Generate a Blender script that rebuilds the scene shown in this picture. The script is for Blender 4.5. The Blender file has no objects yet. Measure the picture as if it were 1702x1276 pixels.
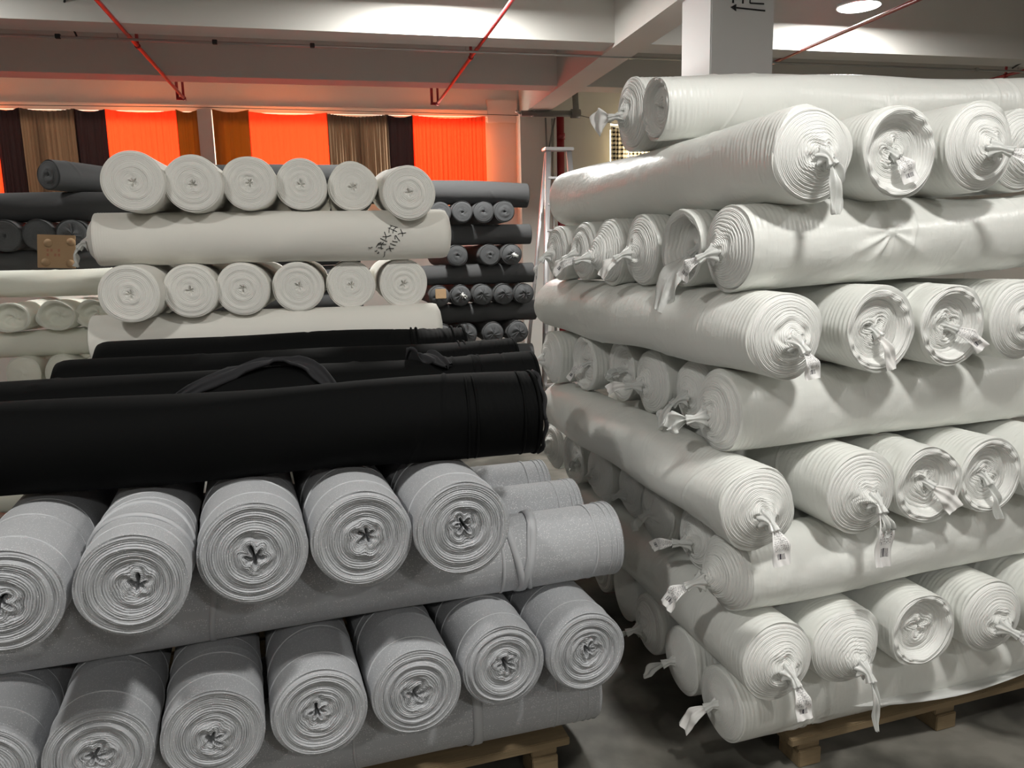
import bpy, math, random
import numpy as np
from mathutils import Matrix, Vector
PI = math.pi
S = bpy.context.scene
COL = S.collection
# ------------------------------------------------------------------ camera
H = 1.75
yaw, pitch, roll = math.radians(13.2), math.radians(9.6), math.radians(1.4)
f = Vector((math.sin(yaw)*math.cos(pitch), math.cos(yaw)*math.cos(pitch), -math.sin(pitch)))
r = Vector((math.cos(yaw), -math.sin(yaw), 0)); u = r.cross(f)
r2 = math.cos(roll)*r - math.sin(roll)*u
u2 = math.sin(roll)*r + math.cos(roll)*u
cd = bpy.data.cameras.new('camera'); cam = bpy.data.objects.new('camera', cd); COL.objects.link(cam)
cam.matrix_world = Matrix(((r2.x, u2.x, -f.x, 0), (r2.y, u2.y, -f.y, 0), (r2.z, u2.z, -f.z, H), (0, 0, 0, 1)))
cd.sensor_width = 36; cd.lens = 36*1279/1702; cd.clip_start = .05
S.camera = cam
# ------------------------------------------------------------------ world, daylight, lamps, exposure
S.view_settings.view_transform = 'Standard'; S.view_settings.look = 'None'
S.view_settings.gamma = 1; S.view_settings.use_curve_mapping = False
S.view_settings.exposure = 0.16
w = bpy.data.worlds.new('sky'); S.world = w; w.use_nodes = True
bg = w.node_tree.nodes['Background']; bg.inputs[0].default_value = (1, .90, .74, 1); bg.inputs[1].default_value = 8.0
def sun(name, d, e, col, ang):
    l = bpy.data.lights.new(name, 'SUN'); l.energy = e; l.color = col; l.angle = math.radians(ang)
    o = bpy.data.objects.new(name, l); COL.objects.link(o); o.rotation_euler = Vector(d).to_track_quat('-Z', 'Y').to_euler()
sun('sun', (.06, -1, -.10), 26, (1, .86, .64), 12)
LAMPS = [(1.05, 6.38, 3.86, 120), (4.78, 6.42, 3.85, 110), (-2.9, 6.1, 3.90, 30),
         (1.35, .55, 3.86, 70), (-1.9, .5, 3.86, 58), (4.6, .6, 3.86, 44),
         (1.2, -3.4, 3.86, 55), (-2.2, -3.4, 3.86, 45), (5, -3.4, 3.86, 40)]
for x, y, z, e in LAMPS:
    l = bpy.data.lights.new('lamp_light', 'AREA'); l.shape = 'DISK'; l.size = .30; l.energy = e; l.color = (1, .985, .94)
    o = bpy.data.objects.new('lamp_light', l); COL.objects.link(o); o.location = (x, y, z-.012)

# ------------------------------------------------------------------ helpers
def gmesh(P, wrap=False, uv=False, smooth=True, flip=False):
    P = np.asarray(P, float); nu, nv = P.shape[:2]
    me = bpy.data.meshes.new('m')
    iu = np.arange(nu-1); iv = np.arange(nv if wrap else nv-1)
    A, B = np.meshgrid(iu, iv, indexing='ij'); B2 = (B+1) % nv
    q = np.stack([A*nv+B, A*nv+B2, (A+1)*nv+B2, (A+1)*nv+B], -1).reshape(-1, 4)
    if flip: q = q[:, ::-1]
    me.vertices.add(nu*nv); me.vertices.foreach_set('co', P.reshape(-1).astype(np.float32))
    me.loops.add(q.size); me.loops.foreach_set('vertex_index', np.ascontiguousarray(q).reshape(-1).astype(np.int32))
    me.polygons.add(len(q)); me.polygons.foreach_set('loop_start', np.arange(0, q.size, 4, dtype=np.int32))
    if smooth: me.polygons.foreach_set('use_smooth', np.ones(len(q), bool))
    me.update(calc_edges=True)
    if uv:
        ul = me.uv_layers.new(name='UVMap')
        vi = q.reshape(-1); ul.data.foreach_set('uv', np.stack([(vi % nv)/max(1, nv-1), (vi//nv)/(nu-1)], -1).reshape(-1).astype(np.float32))
    me.validate()
    return me
def join(mes):
    """several grid meshes into one mesh (pieces of ONE part)"""
    vs, fs, n = [], [], 0
    for m in mes:
        vs += [tuple(v.co) for v in m.vertices]; fs += [tuple(i+n for i in p.vertices) for p in m.polygons]; n = len(vs)
    sm = [p.use_smooth for m in mes for p in m.polygons]
    me = bpy.data.meshes.new('m'); me.from_pydata(vs, [], fs); me.polygons.foreach_set('use_smooth', sm); me.update(); return me
def put(name, me, mat, parent=None, M=None):
    o = bpy.data.objects.new(name, me); COL.objects.link(o)
    if mat is not None and not me.materials: me.materials.append(mat)
    if M is not None: o.matrix_local = M
    if parent is not None: o.parent = parent
    return o
def tag(o, label=None, cat=None, group=None, kind=None):
    if label: o['label'] = label
    if cat: o['category'] = cat
    if group: o['group'] = group
    if kind: o['kind'] = kind
    return o
def empty(name, M):
    o = bpy.data.objects.new(name, None); COL.objects.link(o); o.matrix_world = M; o.empty_display_size = .05; return o
def boxes(L, bevel=0.0):
    """list of (x0,x1,y0,y1,z0,z1) -> one mesh"""
    vs, fs = [], []
    for x0, x1, y0, y1, z0, z1 in L:
        n = len(vs)
        vs += [(x0,y0,z0),(x1,y0,z0),(x1,y1,z0),(x0,y1,z0),(x0,y0,z1),(x1,y0,z1),(x1,y1,z1),(x0,y1,z1)]
        fs += [tuple(n+i for i in q) for q in ((0,3,2,1),(4,5,6,7),(0,1,5,4),(1,2,6,5),(2,3,7,6),(3,0,4,7))]
    me = bpy.data.meshes.new('m'); me.from_pydata(vs, [], fs); me.update()
    if bevel:
        import bmesh
        bm = bmesh.new(); bm.from_mesh(me); bmesh.ops.bevel(bm, geom=bm.edges[:], offset=bevel, segments=2, affect='EDGES'); bm.to_mesh(me); bm.free()
    return me
def frames(path):
    p = np.asarray(path, float); t = np.gradient(p, axis=0); t /= np.linalg.norm(t, axis=1)[:, None]+1e-9
    ref = np.array([0, 0, 1.]) if abs(t[0][2]) < .9 else np.array([1., 0, 0])
    n = np.cross(t[0], ref); n /= np.linalg.norm(n); N = []
    for ti in t:
        n = n-ti*(n@ti); n /= np.linalg.norm(n)+1e-9; N.append(n.copy())
    N = np.array(N); return p, t, N, np.cross(t, N)
def tube(path, rad, n=10, pleat=0, k=7, flat=1.0, caps=True):
    p, t, N, B = frames(path); m = len(p); rad = np.broadcast_to(np.asarray(rad, float), (m,)) if np.ndim(rad) == 0 else np.asarray(rad, float)
    if caps:
        p = np.vstack([p[:1], p, p[-1:]]); N = np.vstack([N[:1], N, N[-1:]]); B = np.vstack([B[:1], B, B[-1:]]); rad = np.r_[1e-4, rad, 1e-4]
    th = np.linspace(0, 2*PI, n, endpoint=False)
    R = rad[:, None]*(1+pleat*np.cos(k*th)[None, :])
    P = p[:, None, :] + R[..., None]*(np.cos(th)[None, :, None]*N[:, None, :] + flat*np.sin(th)[None, :, None]*B[:, None, :])
    return gmesh(P, wrap=True)
def smooth_path(pts, n=24):
    pts = np.asarray(pts, float); m = len(pts)-1; out = []
    for t in np.linspace(0, m, n):
        i = min(int(t), m-1); s = t-i
        p0, p1, p2, p3 = pts[max(i-1, 0)], pts[i], pts[i+1], pts[min(i+2, m)]
        out.append(.5*((2*p1)+(-p0+p2)*s+(2*p0-5*p1+4*p2-p3)*s*s+(-p0+3*p1-3*p2+p3)*s**3))
    return np.array(out)
def ribbon(path, width, side, thick=.0012, crumple=.002, seed=0, nv=13):
    """a strip of real thickness along path; side = direction of its width (vec or per point)"""
    rg = np.random.RandomState(seed); p = smooth_path(path, 26); m = len(p)
    side = np.asarray(side, float); side = side/np.linalg.norm(side) if side.ndim == 1 else side
    sd = np.broadcast_to(side, p.shape) if side.ndim == 1 else np.array([side[min(int(i*len(side)/m), len(side)-1)] for i in range(m)])
    t = np.gradient(p, axis=0); t /= np.linalg.norm(t, axis=1)[:, None]
    sd = sd-t*np.sum(sd*t, 1)[:, None]; sd /= np.linalg.norm(sd, axis=1)[:, None]; nn = np.cross(t, sd)
    wd = np.interp(np.linspace(0, 1, m), np.linspace(0, 1, len(width)), width) if np.ndim(width) else np.full(m, width)
    s = np.linspace(-.5, .5, nv); uu = np.linspace(0, 1, m)[:, None]
    d = np.zeros((m, nv))
    for _ in range(5): d += crumple*.6*np.cos(rg.uniform(3, 14)*uu+rg.uniform(3, 16)*s[None]+rg.uniform(0, 6))
    top = p[:, None]+sd[:, None]*(wd[:, None]*s[None])[..., None]+nn[:, None]*(d+thick/2)[..., None]
    bot = top-nn[:, None]*thick
    P = np.concatenate([top, bot[:, ::-1]], 1)
    me = gmesh(P, wrap=True)
    ul = me.uv_layers.new(name='UVMap'); vi = np.zeros(len(me.loops), np.int32); me.loops.foreach_get('vertex_index', vi)
    a = vi % (2*nv); a = np.where(a >= nv, 2*nv-1-a, a)
    ul.data.foreach_set('uv', np.stack([a/(nv-1), (vi//(2*nv))/(m-1)], -1).reshape(-1).astype(np.float32))
    return me

# ------------------------------------------------------------------ materials
def mat(name, col, rough=.8, metal=0, coat=0, sheen=0, bump=None, var=None, spec=.5, sub=0):
    m = bpy.data.materials.new(name); m.use_nodes = True; nt = m.node_tree; b = nt.nodes['Principled BSDF']
    b.inputs['Base Color'].default_value = (*col, 1); b.inputs['Roughness'].default_value = rough; b.inputs['Metallic'].default_value = metal
    b.inputs['Coat Weight'].default_value = coat; b.inputs['Coat Roughness'].default_value = .25; b.inputs['Specular IOR Level'].default_value = spec
    b.inputs['Sheen Weight'].default_value = sheen
    tc = nt.nodes.new('ShaderNodeTexCoord')
    if var:  # (scale, amount, stretch)
        mp = nt.nodes.new('ShaderNodeMapping'); mp.inputs['Scale'].default_value = var[2]
        nt.links.new(tc.outputs['Object'], mp.inputs[0])
        n = nt.nodes.new('ShaderNodeTexNoise'); n.inputs['Scale'].default_value = var[0]; n.inputs['Detail'].default_value = 5
        nt.links.new(mp.outputs[0], n.inputs['Vector'])
        mx = nt.nodes.new('ShaderNodeMix'); mx.data_type = 'RGBA'
        mx.inputs[6].default_value = (*[c*(1-var[1]) for c in col], 1); mx.inputs[7].default_value = (*[min(1, c*(1+var[1])) for c in col], 1)
        nt.links.new(n.outputs['Fac'], mx.inputs[0]); nt.links.new(mx.outputs[2], b.inputs['Base Color'])
    if bump:  # list of (scale, strength, distance, stretch)
        prev = None
        for sc, st, dist, stre in bump:
            mp = nt.nodes.new('ShaderNodeMapping'); mp.inputs['Scale'].default_value = stre
            nt.links.new(tc.outputs['Object'], mp.inputs[0])
            n = nt.nodes.new('ShaderNodeTexNoise'); n.inputs['Scale'].default_value = sc; n.inputs['Detail'].default_value = 4
            nt.links.new(mp.outputs[0], n.inputs['Vector'])
            bp = nt.nodes.new('ShaderNodeBump'); bp.inputs['Strength'].default_value = st; bp.inputs['Distance'].default_value = dist
            nt.links.new(n.outputs['Fac'], bp.inputs['Height'])
            if prev: nt.links.new(prev.outputs[0], bp.inputs['Normal'])
            prev = bp
        nt.links.new(prev.outputs[0], b.inputs['Normal'])
        if coat: nt.links.new(prev.outputs[0], b.inputs['Coat Normal'])
    return m
def glitter(name, base, dens=.16):
    m = mat(name, base, .75, sheen=.15); nt = m.node_tree; b = nt.nodes['Principled BSDF']
    tc = nt.nodes.new('ShaderNodeTexCoord'); v = nt.nodes.new('ShaderNodeTexVoronoi'); v.inputs['Scale'].default_value = 420
    nt.links.new(tc.outputs['Object'], v.inputs['Vector'])
    lt = nt.nodes.new('ShaderNodeMath'); lt.operation = 'GREATER_THAN'; lt.inputs[1].default_value = 1-dens
    sx = nt.nodes.new('ShaderNodeSeparateColor'); nt.links.new(v.outputs['Color'], sx.inputs[0]); nt.links.new(sx.outputs[0], lt.inputs[0])
    dm = nt.nodes.new('ShaderNodeMath'); dm.operation = 'LESS_THAN'; dm.inputs[1].default_value = .38; nt.links.new(v.outputs['Distance'], dm.inputs[0])
    mu = nt.nodes.new('ShaderNodeMath'); mu.operation = 'MULTIPLY'; nt.links.new(lt.outputs[0], mu.inputs[0]); nt.links.new(dm.outputs[0], mu.inputs[1])
    mx = nt.nodes.new('ShaderNodeMix'); mx.data_type = 'RGBA'; mx.inputs[6].default_value = (*base, 1); mx.inputs[7].default_value = (1, 1, 1, 1)
    nt.links.new(mu.outputs[0], mx.inputs[0]); nt.links.new(mx.outputs[2], b.inputs['Base Color'])
    nt.links.new(mu.outputs[0], b.inputs['Coat Weight'])
    rr = nt.nodes.new('ShaderNodeMix'); rr.inputs[2].default_value = .8; rr.inputs[3].default_value = .3; nt.links.new(mu.outputs[0], rr.inputs[0]); nt.links.new(rr.outputs[0], b.inputs['Roughness'])
    # each flake lies at its own tilt
    geo = nt.nodes.new('ShaderNodeNewGeometry'); vm = nt.nodes.new('ShaderNodeVectorMath'); vm.operation = 'SUBTRACT'; vm.inputs[1].default_value = (.5, .5, .5)
    nt.links.new(v.outputs['Color'], vm.inputs[0])
    sc = nt.nodes.new('ShaderNodeVectorMath'); sc.operation = 'SCALE'; nt.links.new(vm.outputs[0], sc.inputs[0])
    ms = nt.nodes.new('ShaderNodeMath'); ms.operation = 'MULTIPLY'; ms.inputs[1].default_value = 1.1; nt.links.new(mu.outputs[0], ms.inputs[0]); nt.links.new(ms.outputs[0], sc.inputs['Scale'])
    ad = nt.nodes.new('ShaderNodeVectorMath'); ad.operation = 'ADD'; nt.links.new(geo.outputs['Normal'], ad.inputs[0]); nt.links.new(sc.outputs[0], ad.inputs[1])
    no = nt.nodes.new('ShaderNodeVectorMath'); no.operation = 'NORMALIZE'; nt.links.new(ad.outputs[0], no.inputs[0]); nt.links.new(no.outputs[0], b.inputs['Normal'])
    return m
WR = [(9, .6, .012, (1, 1, .7)), (70, .5, .0035, (.12, .12, 1)), (30, .35, .003, (1, 1, .8))]
M = dict(
 white=mat('white_film_wrapped_cloth', (.80, .81, .775), .42, coat=.22, bump=WR, var=(4, .02, (1, 1, 1))),
 white_end=mat('white_rolled_layers', (.82, .825, .80), .6, bump=[(60, .25, .0015, (1, 1, 1))]),
 film=mat('crumpled_white_film', (.84, .85, .83), .3, coat=.4, bump=[(70, .5, .003, (1, 1, 1))]),
 cream=mat('cream_cotton', (.80, .785, .73), .9, sheen=.2, bump=[(300, .3, .0008, (1, 1, 1)), (9, .2, .004, (1, 1, .3))]),
 cream_end=mat('cream_cotton_edge', (.80, .79, .75), .95, bump=[(180, .35, .001, (1, 1, 1))]),
 ivory=mat('ivory_soft_cloth', (.84, .85, .76), .8, sheen=.2, bump=[(20, .4, .006, (1, 1, .4))]),
 silver=glitter('silver_glitter_cloth', (.40, .41, .43)),
 silver_end=glitter('silver_glitter_layers', (.43, .44, .46), .05),
 strap=mat('pale_grey_selvedge', (.46, .47, .49), .8),
 charcoal=mat('charcoal_cloth', (.056, .057, .059), .9, sheen=.03, bump=[(14, .4, .006, (1, 1, .4)), (200, .2, .001, (1, 1, 1))]),
 charcoal_end=mat('charcoal_cloth_edge', (.075, .078, .082), .9, bump=[(120, .3, .0015, (1, 1, 1))]),
 black=mat('black_cloth', (.0008, .0010, .0011), .8, spec=.12, bump=[(7, .25, .008, (1, 1, .3)), (350, .2, .0006, (1, 1, 1))]),
 fringe=mat('black_frayed_fringe', (.010, .010, .012), .9),
 wall=mat('painted_plaster', (.66, .64, .60), .9, var=(1.2, .05, (1, 1, 1)), bump=[(6, .15, .01, (1, 1, 1))]),
 beam=mat('painted_concrete', (.62, .61, .58), .85, var=(1.5, .06, (.3, 1, 1)), bump=[(5, .2, .01, (.3, 1, 1))]),
 column=mat('column_paint', (.64, .64, .64), .8, var=(2, .03, (1, 1, 1))),
 red=mat('red_pipe_paint', (.27, .012, .018), .4),
 steel=mat('galvanised_steel', (.42, .43, .42), .4, metal=.8),
 greypipe=mat('grey_pipe_paint', (.16, .155, .15), .5),
 alu=mat('aluminium', (.72, .71, .72), .35, metal=.6),
 dark=mat('dark_cable', (.01, .01, .01), .6),
 ink=mat('black_ink', (.008, .008, .01), .6),
 yink=mat('yellow_crayon', (.62, .60, .28), .8),
 card=mat('brown_cardboard', (.45, .30, .17), .85, var=(8, .06, (1, 1, 1)), bump=[(40, .2, .002, (1, 1, 1))]),
 rink=mat('faded_red_print', (.42, .2, .12), .8),
 wood=mat('pallet_wood', (.20, .145, .08), .8, var=(6, .35, (1, 8, 8)), bump=[(9, .4, .004, (1, 10, 10))]),
 paper=mat('plain_paper', (.80, .79, .77), .7),
)
def rings(m, scale, strength, dist, dis=2.5, keep=True):
    """thin cloth layers seen on the rolled end"""
    nt = m.node_tree; b = nt.nodes['Principled BSDF']; tc = nt.nodes.new('ShaderNodeTexCoord')
    wv = nt.nodes.new('ShaderNodeTexWave'); wv.wave_type = 'RINGS'; wv.rings_direction = 'Z'; wv.inputs['Scale'].default_value = scale
    wv.inputs['Distortion'].default_value = dis; wv.inputs['Detail'].default_value = 3; wv.inputs['Detail Scale'].default_value = .35
    nt.links.new(tc.outputs['Object'], wv.inputs[0])
    bp = nt.nodes.new('ShaderNodeBump'); bp.inputs['Strength'].default_value = strength; bp.inputs['Distance'].default_value = dist; nt.links.new(wv.outputs['Fac'], bp.inputs['Height'])
    old = b.inputs['Normal'].links[0].from_socket if b.inputs['Normal'].is_linked else None
    if old: nt.links.new(old, bp.inputs['Normal'])
    nt.links.new(bp.outputs[0], b.inputs['Normal'])
rings(M['white_end'], 75, .55, .0022, 5); rings(M['silver_end'], 85, .6, .0022, 4); rings(M['cream_end'], 60, .5, .0015, 4); rings(M['charcoal_end'], 50, .5, .002, 4)
def two(m, w=.25):   # thin film lets light through
    nt = m.node_tree; b = nt.nodes['Principled BSDF']; tr = nt.nodes.new('ShaderNodeBsdfTranslucent'); tr.inputs[0].default_value = (.85, .86, .84, 1)
    mx = nt.nodes.new('ShaderNodeMixShader'); mx.inputs[0].default_value = w
    nt.links.new(b.outputs[0], mx.inputs[1]); nt.links.new(tr.outputs[0], mx.inputs[2]); nt.links.new(mx.outputs[0], nt.nodes['Material Output'].inputs[0])
two(M['film'], .3)
def floor_mat():
    m = mat('concrete_floor', (.1, .098, .088), .55); nt = m.node_tree; b = nt.nodes['Principled BSDF']
    tc = nt.nodes.new('ShaderNodeTexCoord'); n = nt.nodes.new('ShaderNodeTexNoise'); n.inputs['Scale'].default_value = 2.6; n.inputs['Detail'].default_value = 12; n.inputs['Distortion'].default_value = .25
    nt.links.new(tc.outputs['Object'], n.inputs['Vector'])
    cr = nt.nodes.new('ShaderNodeValToRGB'); cr.color_ramp.elements[0].position = .34; cr.color_ramp.elements[0].color = (.035, .033, .028, 1)
    cr.color_ramp.elements[1].position = .66; cr.color_ramp.elements[1].color = (.20, .19, .165, 1); e = cr.color_ramp.elements.new(.5); e.color = (.10, .096, .082, 1)
    nt.links.new(n.outputs['Fac'], cr.inputs[0]); nt.links.new(cr.outputs[0], b.inputs['Base Color'])
    bp = nt.nodes.new('ShaderNodeBump'); bp.inputs['Strength'].default_value = .2; bp.inputs['Distance'].default_value = .01; nt.links.new(n.outputs['Fac'], bp.inputs['Height']); nt.links.new(bp.outputs[0], b.inputs['Normal'])
    return m
M['floor'] = floor_mat()
def print_mat():
    """white label tape: lines of small dark characters"""
    m = mat('printed_label_paper', (.82, .81, .80), .45); nt = m.node_tree; b = nt.nodes['Principled BSDF']
    uv = nt.nodes.new('ShaderNodeUVMap'); sp = nt.nodes.new('ShaderNodeSeparateXYZ'); nt.links.new(uv.outputs[0], sp.inputs[0])
    mp = nt.nodes.new('ShaderNodeMapping'); mp.inputs['Scale'].default_value = (9, 26, 1); nt.links.new(uv.outputs[0], mp.inputs[0])
    v = nt.nodes.new('ShaderNodeTexVoronoi'); v.distance = 'CHEBYCHEV'; v.inputs['Scale'].default_value = 1; v.inputs['Randomness'].default_value = .35; nt.links.new(mp.outputs[0], v.inputs['Vector'])
    n = nt.nodes.new('ShaderNodeTexNoise'); n.inputs['Scale'].default_value = 3.2; n.inputs['Detail'].default_value = 2; nt.links.new(mp.outputs[0], n.inputs['Vector'])
    def mth(op, a, bb):
        x = nt.nodes.new('ShaderNodeMath'); x.operation = op
        for i, q in enumerate((a, bb)):
            if isinstance(q, (int, float)): x.inputs[i].default_value = q
            else: nt.links.new(q, x.inputs[i])
        return x.outputs[0]
    k = mth('MULTIPLY', mth('LESS_THAN', v.outputs['Distance'], .36), mth('GREATER_THAN', n.outputs['Fac'], .52))
    win = mth('MULTIPLY', mth('GREATER_THAN', sp.outputs[0], .1), mth('LESS_THAN', sp.outputs[0], .9))
    k = mth('MULTIPLY', k, win); k = mth('MULTIPLY', k, mth('LESS_THAN', sp.outputs[1], .66)); k = mth('MULTIPLY', k, mth('GREATER_THAN', sp.outputs[1], .12))
    # bars
    bn = nt.nodes.new('ShaderNodeTexNoise'); bn.noise_dimensions = '1D'; bn.inputs['Scale'].default_value = 38; bn.inputs['Detail'].default_value = 0; nt.links.new(sp.outputs[0], bn.inputs['W'])
    bars = mth('GREATER_THAN', bn.outputs['Fac'], .47)
    for o_, c_, l_ in ((1, 'GREATER_THAN', .72), (1, 'LESS_THAN', .84), (0, 'GREATER_THAN', .28), (0, 'LESS_THAN', .76)): bars = mth('MULTIPLY', bars, mth(c_, sp.outputs[o_], l_))
    k = mth('MAXIMUM', k, bars)
    mx = nt.nodes.new('ShaderNodeMix'); mx.data_type = 'RGBA'; mx.inputs[6].default_value = (.82, .81, .80, 1); mx.inputs[7].default_value = (.05, .045, .06, 1)
    nt.links.new(k, mx.inputs[0]); nt.links.new(mx.outputs[2], b.inputs['Base Color'])
    return m
M['label'] = print_mat()
def curtain_mat(name, col, trans, w, plaid=False):
    m = mat(name, col, .9); nt = m.node_tree; b = nt.nodes['Principled BSDF']
    tr = nt.nodes.new('ShaderNodeBsdfTranslucent'); tr.inputs[0].default_value = (*trans, 1)
    mx = nt.nodes.new('ShaderNodeMixShader'); mx.inputs[0].default_value = w
    nt.links.new(b.outputs[0], mx.inputs[1]); nt.links.new(tr.outputs[0], mx.inputs[2]); nt.links.new(mx.outputs[0], nt.nodes['Material Output'].inputs[0])
    if plaid:
        tc = nt.nodes.new('ShaderNodeTexCoord'); ws = []
        for d in ('X', 'Z'):
            wv = nt.nodes.new('ShaderNodeTexWave'); wv.bands_direction = d; wv.inputs['Scale'].default_value = 5.6; nt.links.new(tc.outputs['Object'], wv.inputs[0])
            g = nt.nodes.new('ShaderNodeMath'); g.operation = 'GREATER_THAN'; g.inputs[1].default_value = .62; nt.links.new(wv.outputs['Fac'], g.inputs[0]); ws.append(g)
        s_ = nt.nodes.new('ShaderNodeMath'); s_.operation = 'ADD'; nt.links.new(ws[0].outputs[0], s_.inputs[0]); nt.links.new(ws[1].outputs[0], s_.inputs[1])
        h = nt.nodes.new('ShaderNodeMath'); h.operation = 'MULTIPLY'; h.inputs[1].default_value = .5; nt.links.new(s_.outputs[0], h.inputs[0])
        for sock, a in ((tr.inputs[0], trans), (b.inputs['Base Color'], col)):
            c = nt.nodes.new('ShaderNodeMix'); c.data_type = 'RGBA'; c.inputs[6].default_value = (*a, 1); c.inputs[7].default_value = (.04, .035, .03, 1)
            nt.links.new(h.outputs[0], c.inputs[0]); nt.links.new(c.outputs[2], sock)
    return m
M['orange'] = curtain_mat('orange_curtain_cloth', (.88, .26, .07), (.95, .19, .10), .5)
M['brown'] = curtain_mat('taupe_curtain_cloth', (.16, .12, .095), (.27, .21, .17), .4)
M['darkbrown'] = curtain_mat('dark_plum_curtain_cloth', (.05, .036, .04), (.11, .08, .085), .3)
M['ochre'] = curtain_mat('ochre_curtain_cloth', (.33, .12, .03), (.34, .165, .04), .35)
M['plaid'] = curtain_mat('checked_curtain_cloth', (.7, .65, .5), (.92, .86, .72), .6, True)
em = bpy.data.materials.new('lamp_glow'); em.use_nodes = True; em.node_tree.nodes.remove(em.node_tree.nodes['Principled BSDF'])
e_ = em.node_tree.nodes.new('ShaderNodeEmission'); e_.inputs[0].default_value = (1, .98, .93, 1); e_.inputs[1].default_value = 14; em.node_tree.links.new(e_.outputs[0], em.node_tree.nodes['Material Output'].inputs[0])
M['glow'] = em

# ------------------------------------------------------------------ the hall
def struct(name, me, m): return tag(put(name, me, m), kind='structure')
X0, X1, Y0, YB, ZC = -7, 10, -7, 10.5, 4.35
struct('floor', boxes([(X0, X1, Y0, YB+.3, -.1, 0)]), M['floor'])
struct('ceiling', boxes([(X0, X1, Y0, YB+.3, ZC, ZC+.1)]), M['beam'])
struct('wall_left', boxes([(X0-.2, X0, Y0, YB+.3, 0, ZC)]), M['wall'])
struct('wall_right', boxes([(X1, X1+.2, Y0, YB+.3, 0, ZC)]), M['wall'])
struct('wall_front', boxes([(X0, X1, Y0-.2, Y0, 0, ZC)]), M['wall'])
ZS, ZT = 2.50, 3.50
struct('wall_back', boxes([(X0, X1, YB, YB+.3, 0, ZS), (X0, X1, YB, YB+.3, ZT, ZC), (X0, -4.9, YB, YB+.3, ZS, ZT), (-1.40, -1.22, YB, YB+.3, ZS, ZT),
                            (2.165, 3.95, YB, YB+.3, ZS, ZT), (6.2, X1, YB, YB+.3, ZS, ZT)]), M['wall'])
for i, (a, b) in enumerate([(-4.9, -1.40), (-1.22, 2.165), (3.95, 6.2)]):
    mid = (a+b)/2
    struct('window_%d' % (i+1), boxes([(a, a+.05, YB+.2, YB+.25, ZS, ZT), (b-.05, b, YB+.2, YB+.25, ZS, ZT), (mid-.03, mid+.03, YB+.2, YB+.25, ZS, ZT),
                                        (a+.05, mid-.03, YB+.2, YB+.25, ZT-.05, ZT), (mid+.03, b-.05, YB+.2, YB+.25, ZT-.05, ZT), (a+.05, mid-.03, YB+.2, YB+.25, ZS, ZS+.05), (mid+.03, b-.05, YB+.2, YB+.25, ZS, ZS+.05)]), M['steel'])
# beams
struct('trim_1', boxes([(X0, 2.65, 6.92, 7.22, 3.6, ZC), (2.95, X1, 6.92, 7.22, 3.6, ZC)]), M['beam'])
struct('trim_2', boxes([(X0, 2.65, 8.72, 9.0, 3.6, ZC), (2.95, X1, 8.72, 9.0, 3.6, ZC)]), M['beam'])
struct('trim_3', boxes([(2.65, 2.95, Y0, YB, 3.57, ZC)]), M['beam'])
struct('trim_4', boxes([(X0, 2.2, YB-.07, YB, 3.55, 3.63)]), M['wall'])
struct('trim_5', boxes([(X0, 2.65, 1.9, 2.2, 3.9, ZC), (2.95, X1, 1.9, 2.2, 3.9, ZC), (X0, 2.65, -2.2, -1.9, 3.9, ZC), (2.95, X1, -2.2, -1.9, 3.9, ZC)]), M['beam'])
struct('trim_6', boxes([(2.60, 3.10, YB-.25, YB, 0, 3.57)]), M['wall'])
struct('trim_7', boxes([(-1.39, -1.23, YB-.30, YB, 0, 3.55)], .005), M['wall'])
struct('trim_8', boxes([(2.2, 2.62, YB-.05, YB, 3.48, 3.78)], .01), M['wall'])
cm = boxes([(2.70, 3.19, 5.2, 5.66, 0, ZC)], .008)
col_o = put('concrete_column', cm, M['column']); tag(col_o, kind='structure'); col_o.name = 'wall_column'

# curtains
def curtain(x0, x1, z0, z1, m, label, folds, amp, seed, cat='curtain', y=YB-.28, skew=0, group='curtains over the back windows'):
    rg = np.random.RandomState(seed); n = max(60, int((x1-x0)*160)); nz = 24
    s = np.linspace(0, 1, n); t = np.linspace(0, 1, nz)[:, None]
    ph = folds*2*PI*(s+.02*np.cos(9*s+seed))[None]
    d = amp*(np.cos(ph+.5*t)+.5*np.cos(2.3*ph+1.2*t+seed)+.3*np.cos(.31*ph+2*t))*(.5+.5*t)
    Xc = x0+(x1-x0)*s[None]+skew*t+0*t; Z = z1+(z0-z1)*t-.035*np.sin(PI*s)[None]*(1-t)
    fr = np.stack([Xc, y+d, Z+0*Xc], -1); bk = fr.copy(); bk[..., 1] += .0015
    o = put('window_curtain', gmesh(np.concatenate([fr, bk[:, ::-1]], 1), wrap=True), m); tag(o, label, cat, group); return o
curtain(-4.4, -3.55, 2.42, 3.53, M['orange'], 'orange curtain at the far left edge, only a sliver showing beside a taupe one', 7, .012, 1)
curtain(-3.56, -3.30, 2.42, 3.53, M['darkbrown'], 'narrow dark plum curtain strip between the leftmost orange sliver and the wide taupe curtain', 4, .015, 2)
curtain(-3.31, -2.72, 2.42, 3.53, M['brown'], 'wide gathered taupe curtain panel at the left of the back windows', 11, .030, 3, skew=.0)
curtain(-2.74, -2.40, 2.42, 3.53, M['darkbrown'], 'dark plum curtain strip touching the left side of the glowing orange curtain', 3, .012, 4)
curtain(-2.41, -1.62, 2.42, 3.53, M['orange'], 'glowing orange curtain left of the white window post', 9, .009, 5)
curtain(-1.63, -1.38, 2.42, 3.54, M['ochre'], 'narrow ochre brown curtain strip just left of the white window post', 3, .01, 6)
curtain(-1.22, -.80, 2.42, 3.55, M['ochre'], 'ochre brown curtain strip just right of the white window post', 3, .012, 7)
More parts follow.
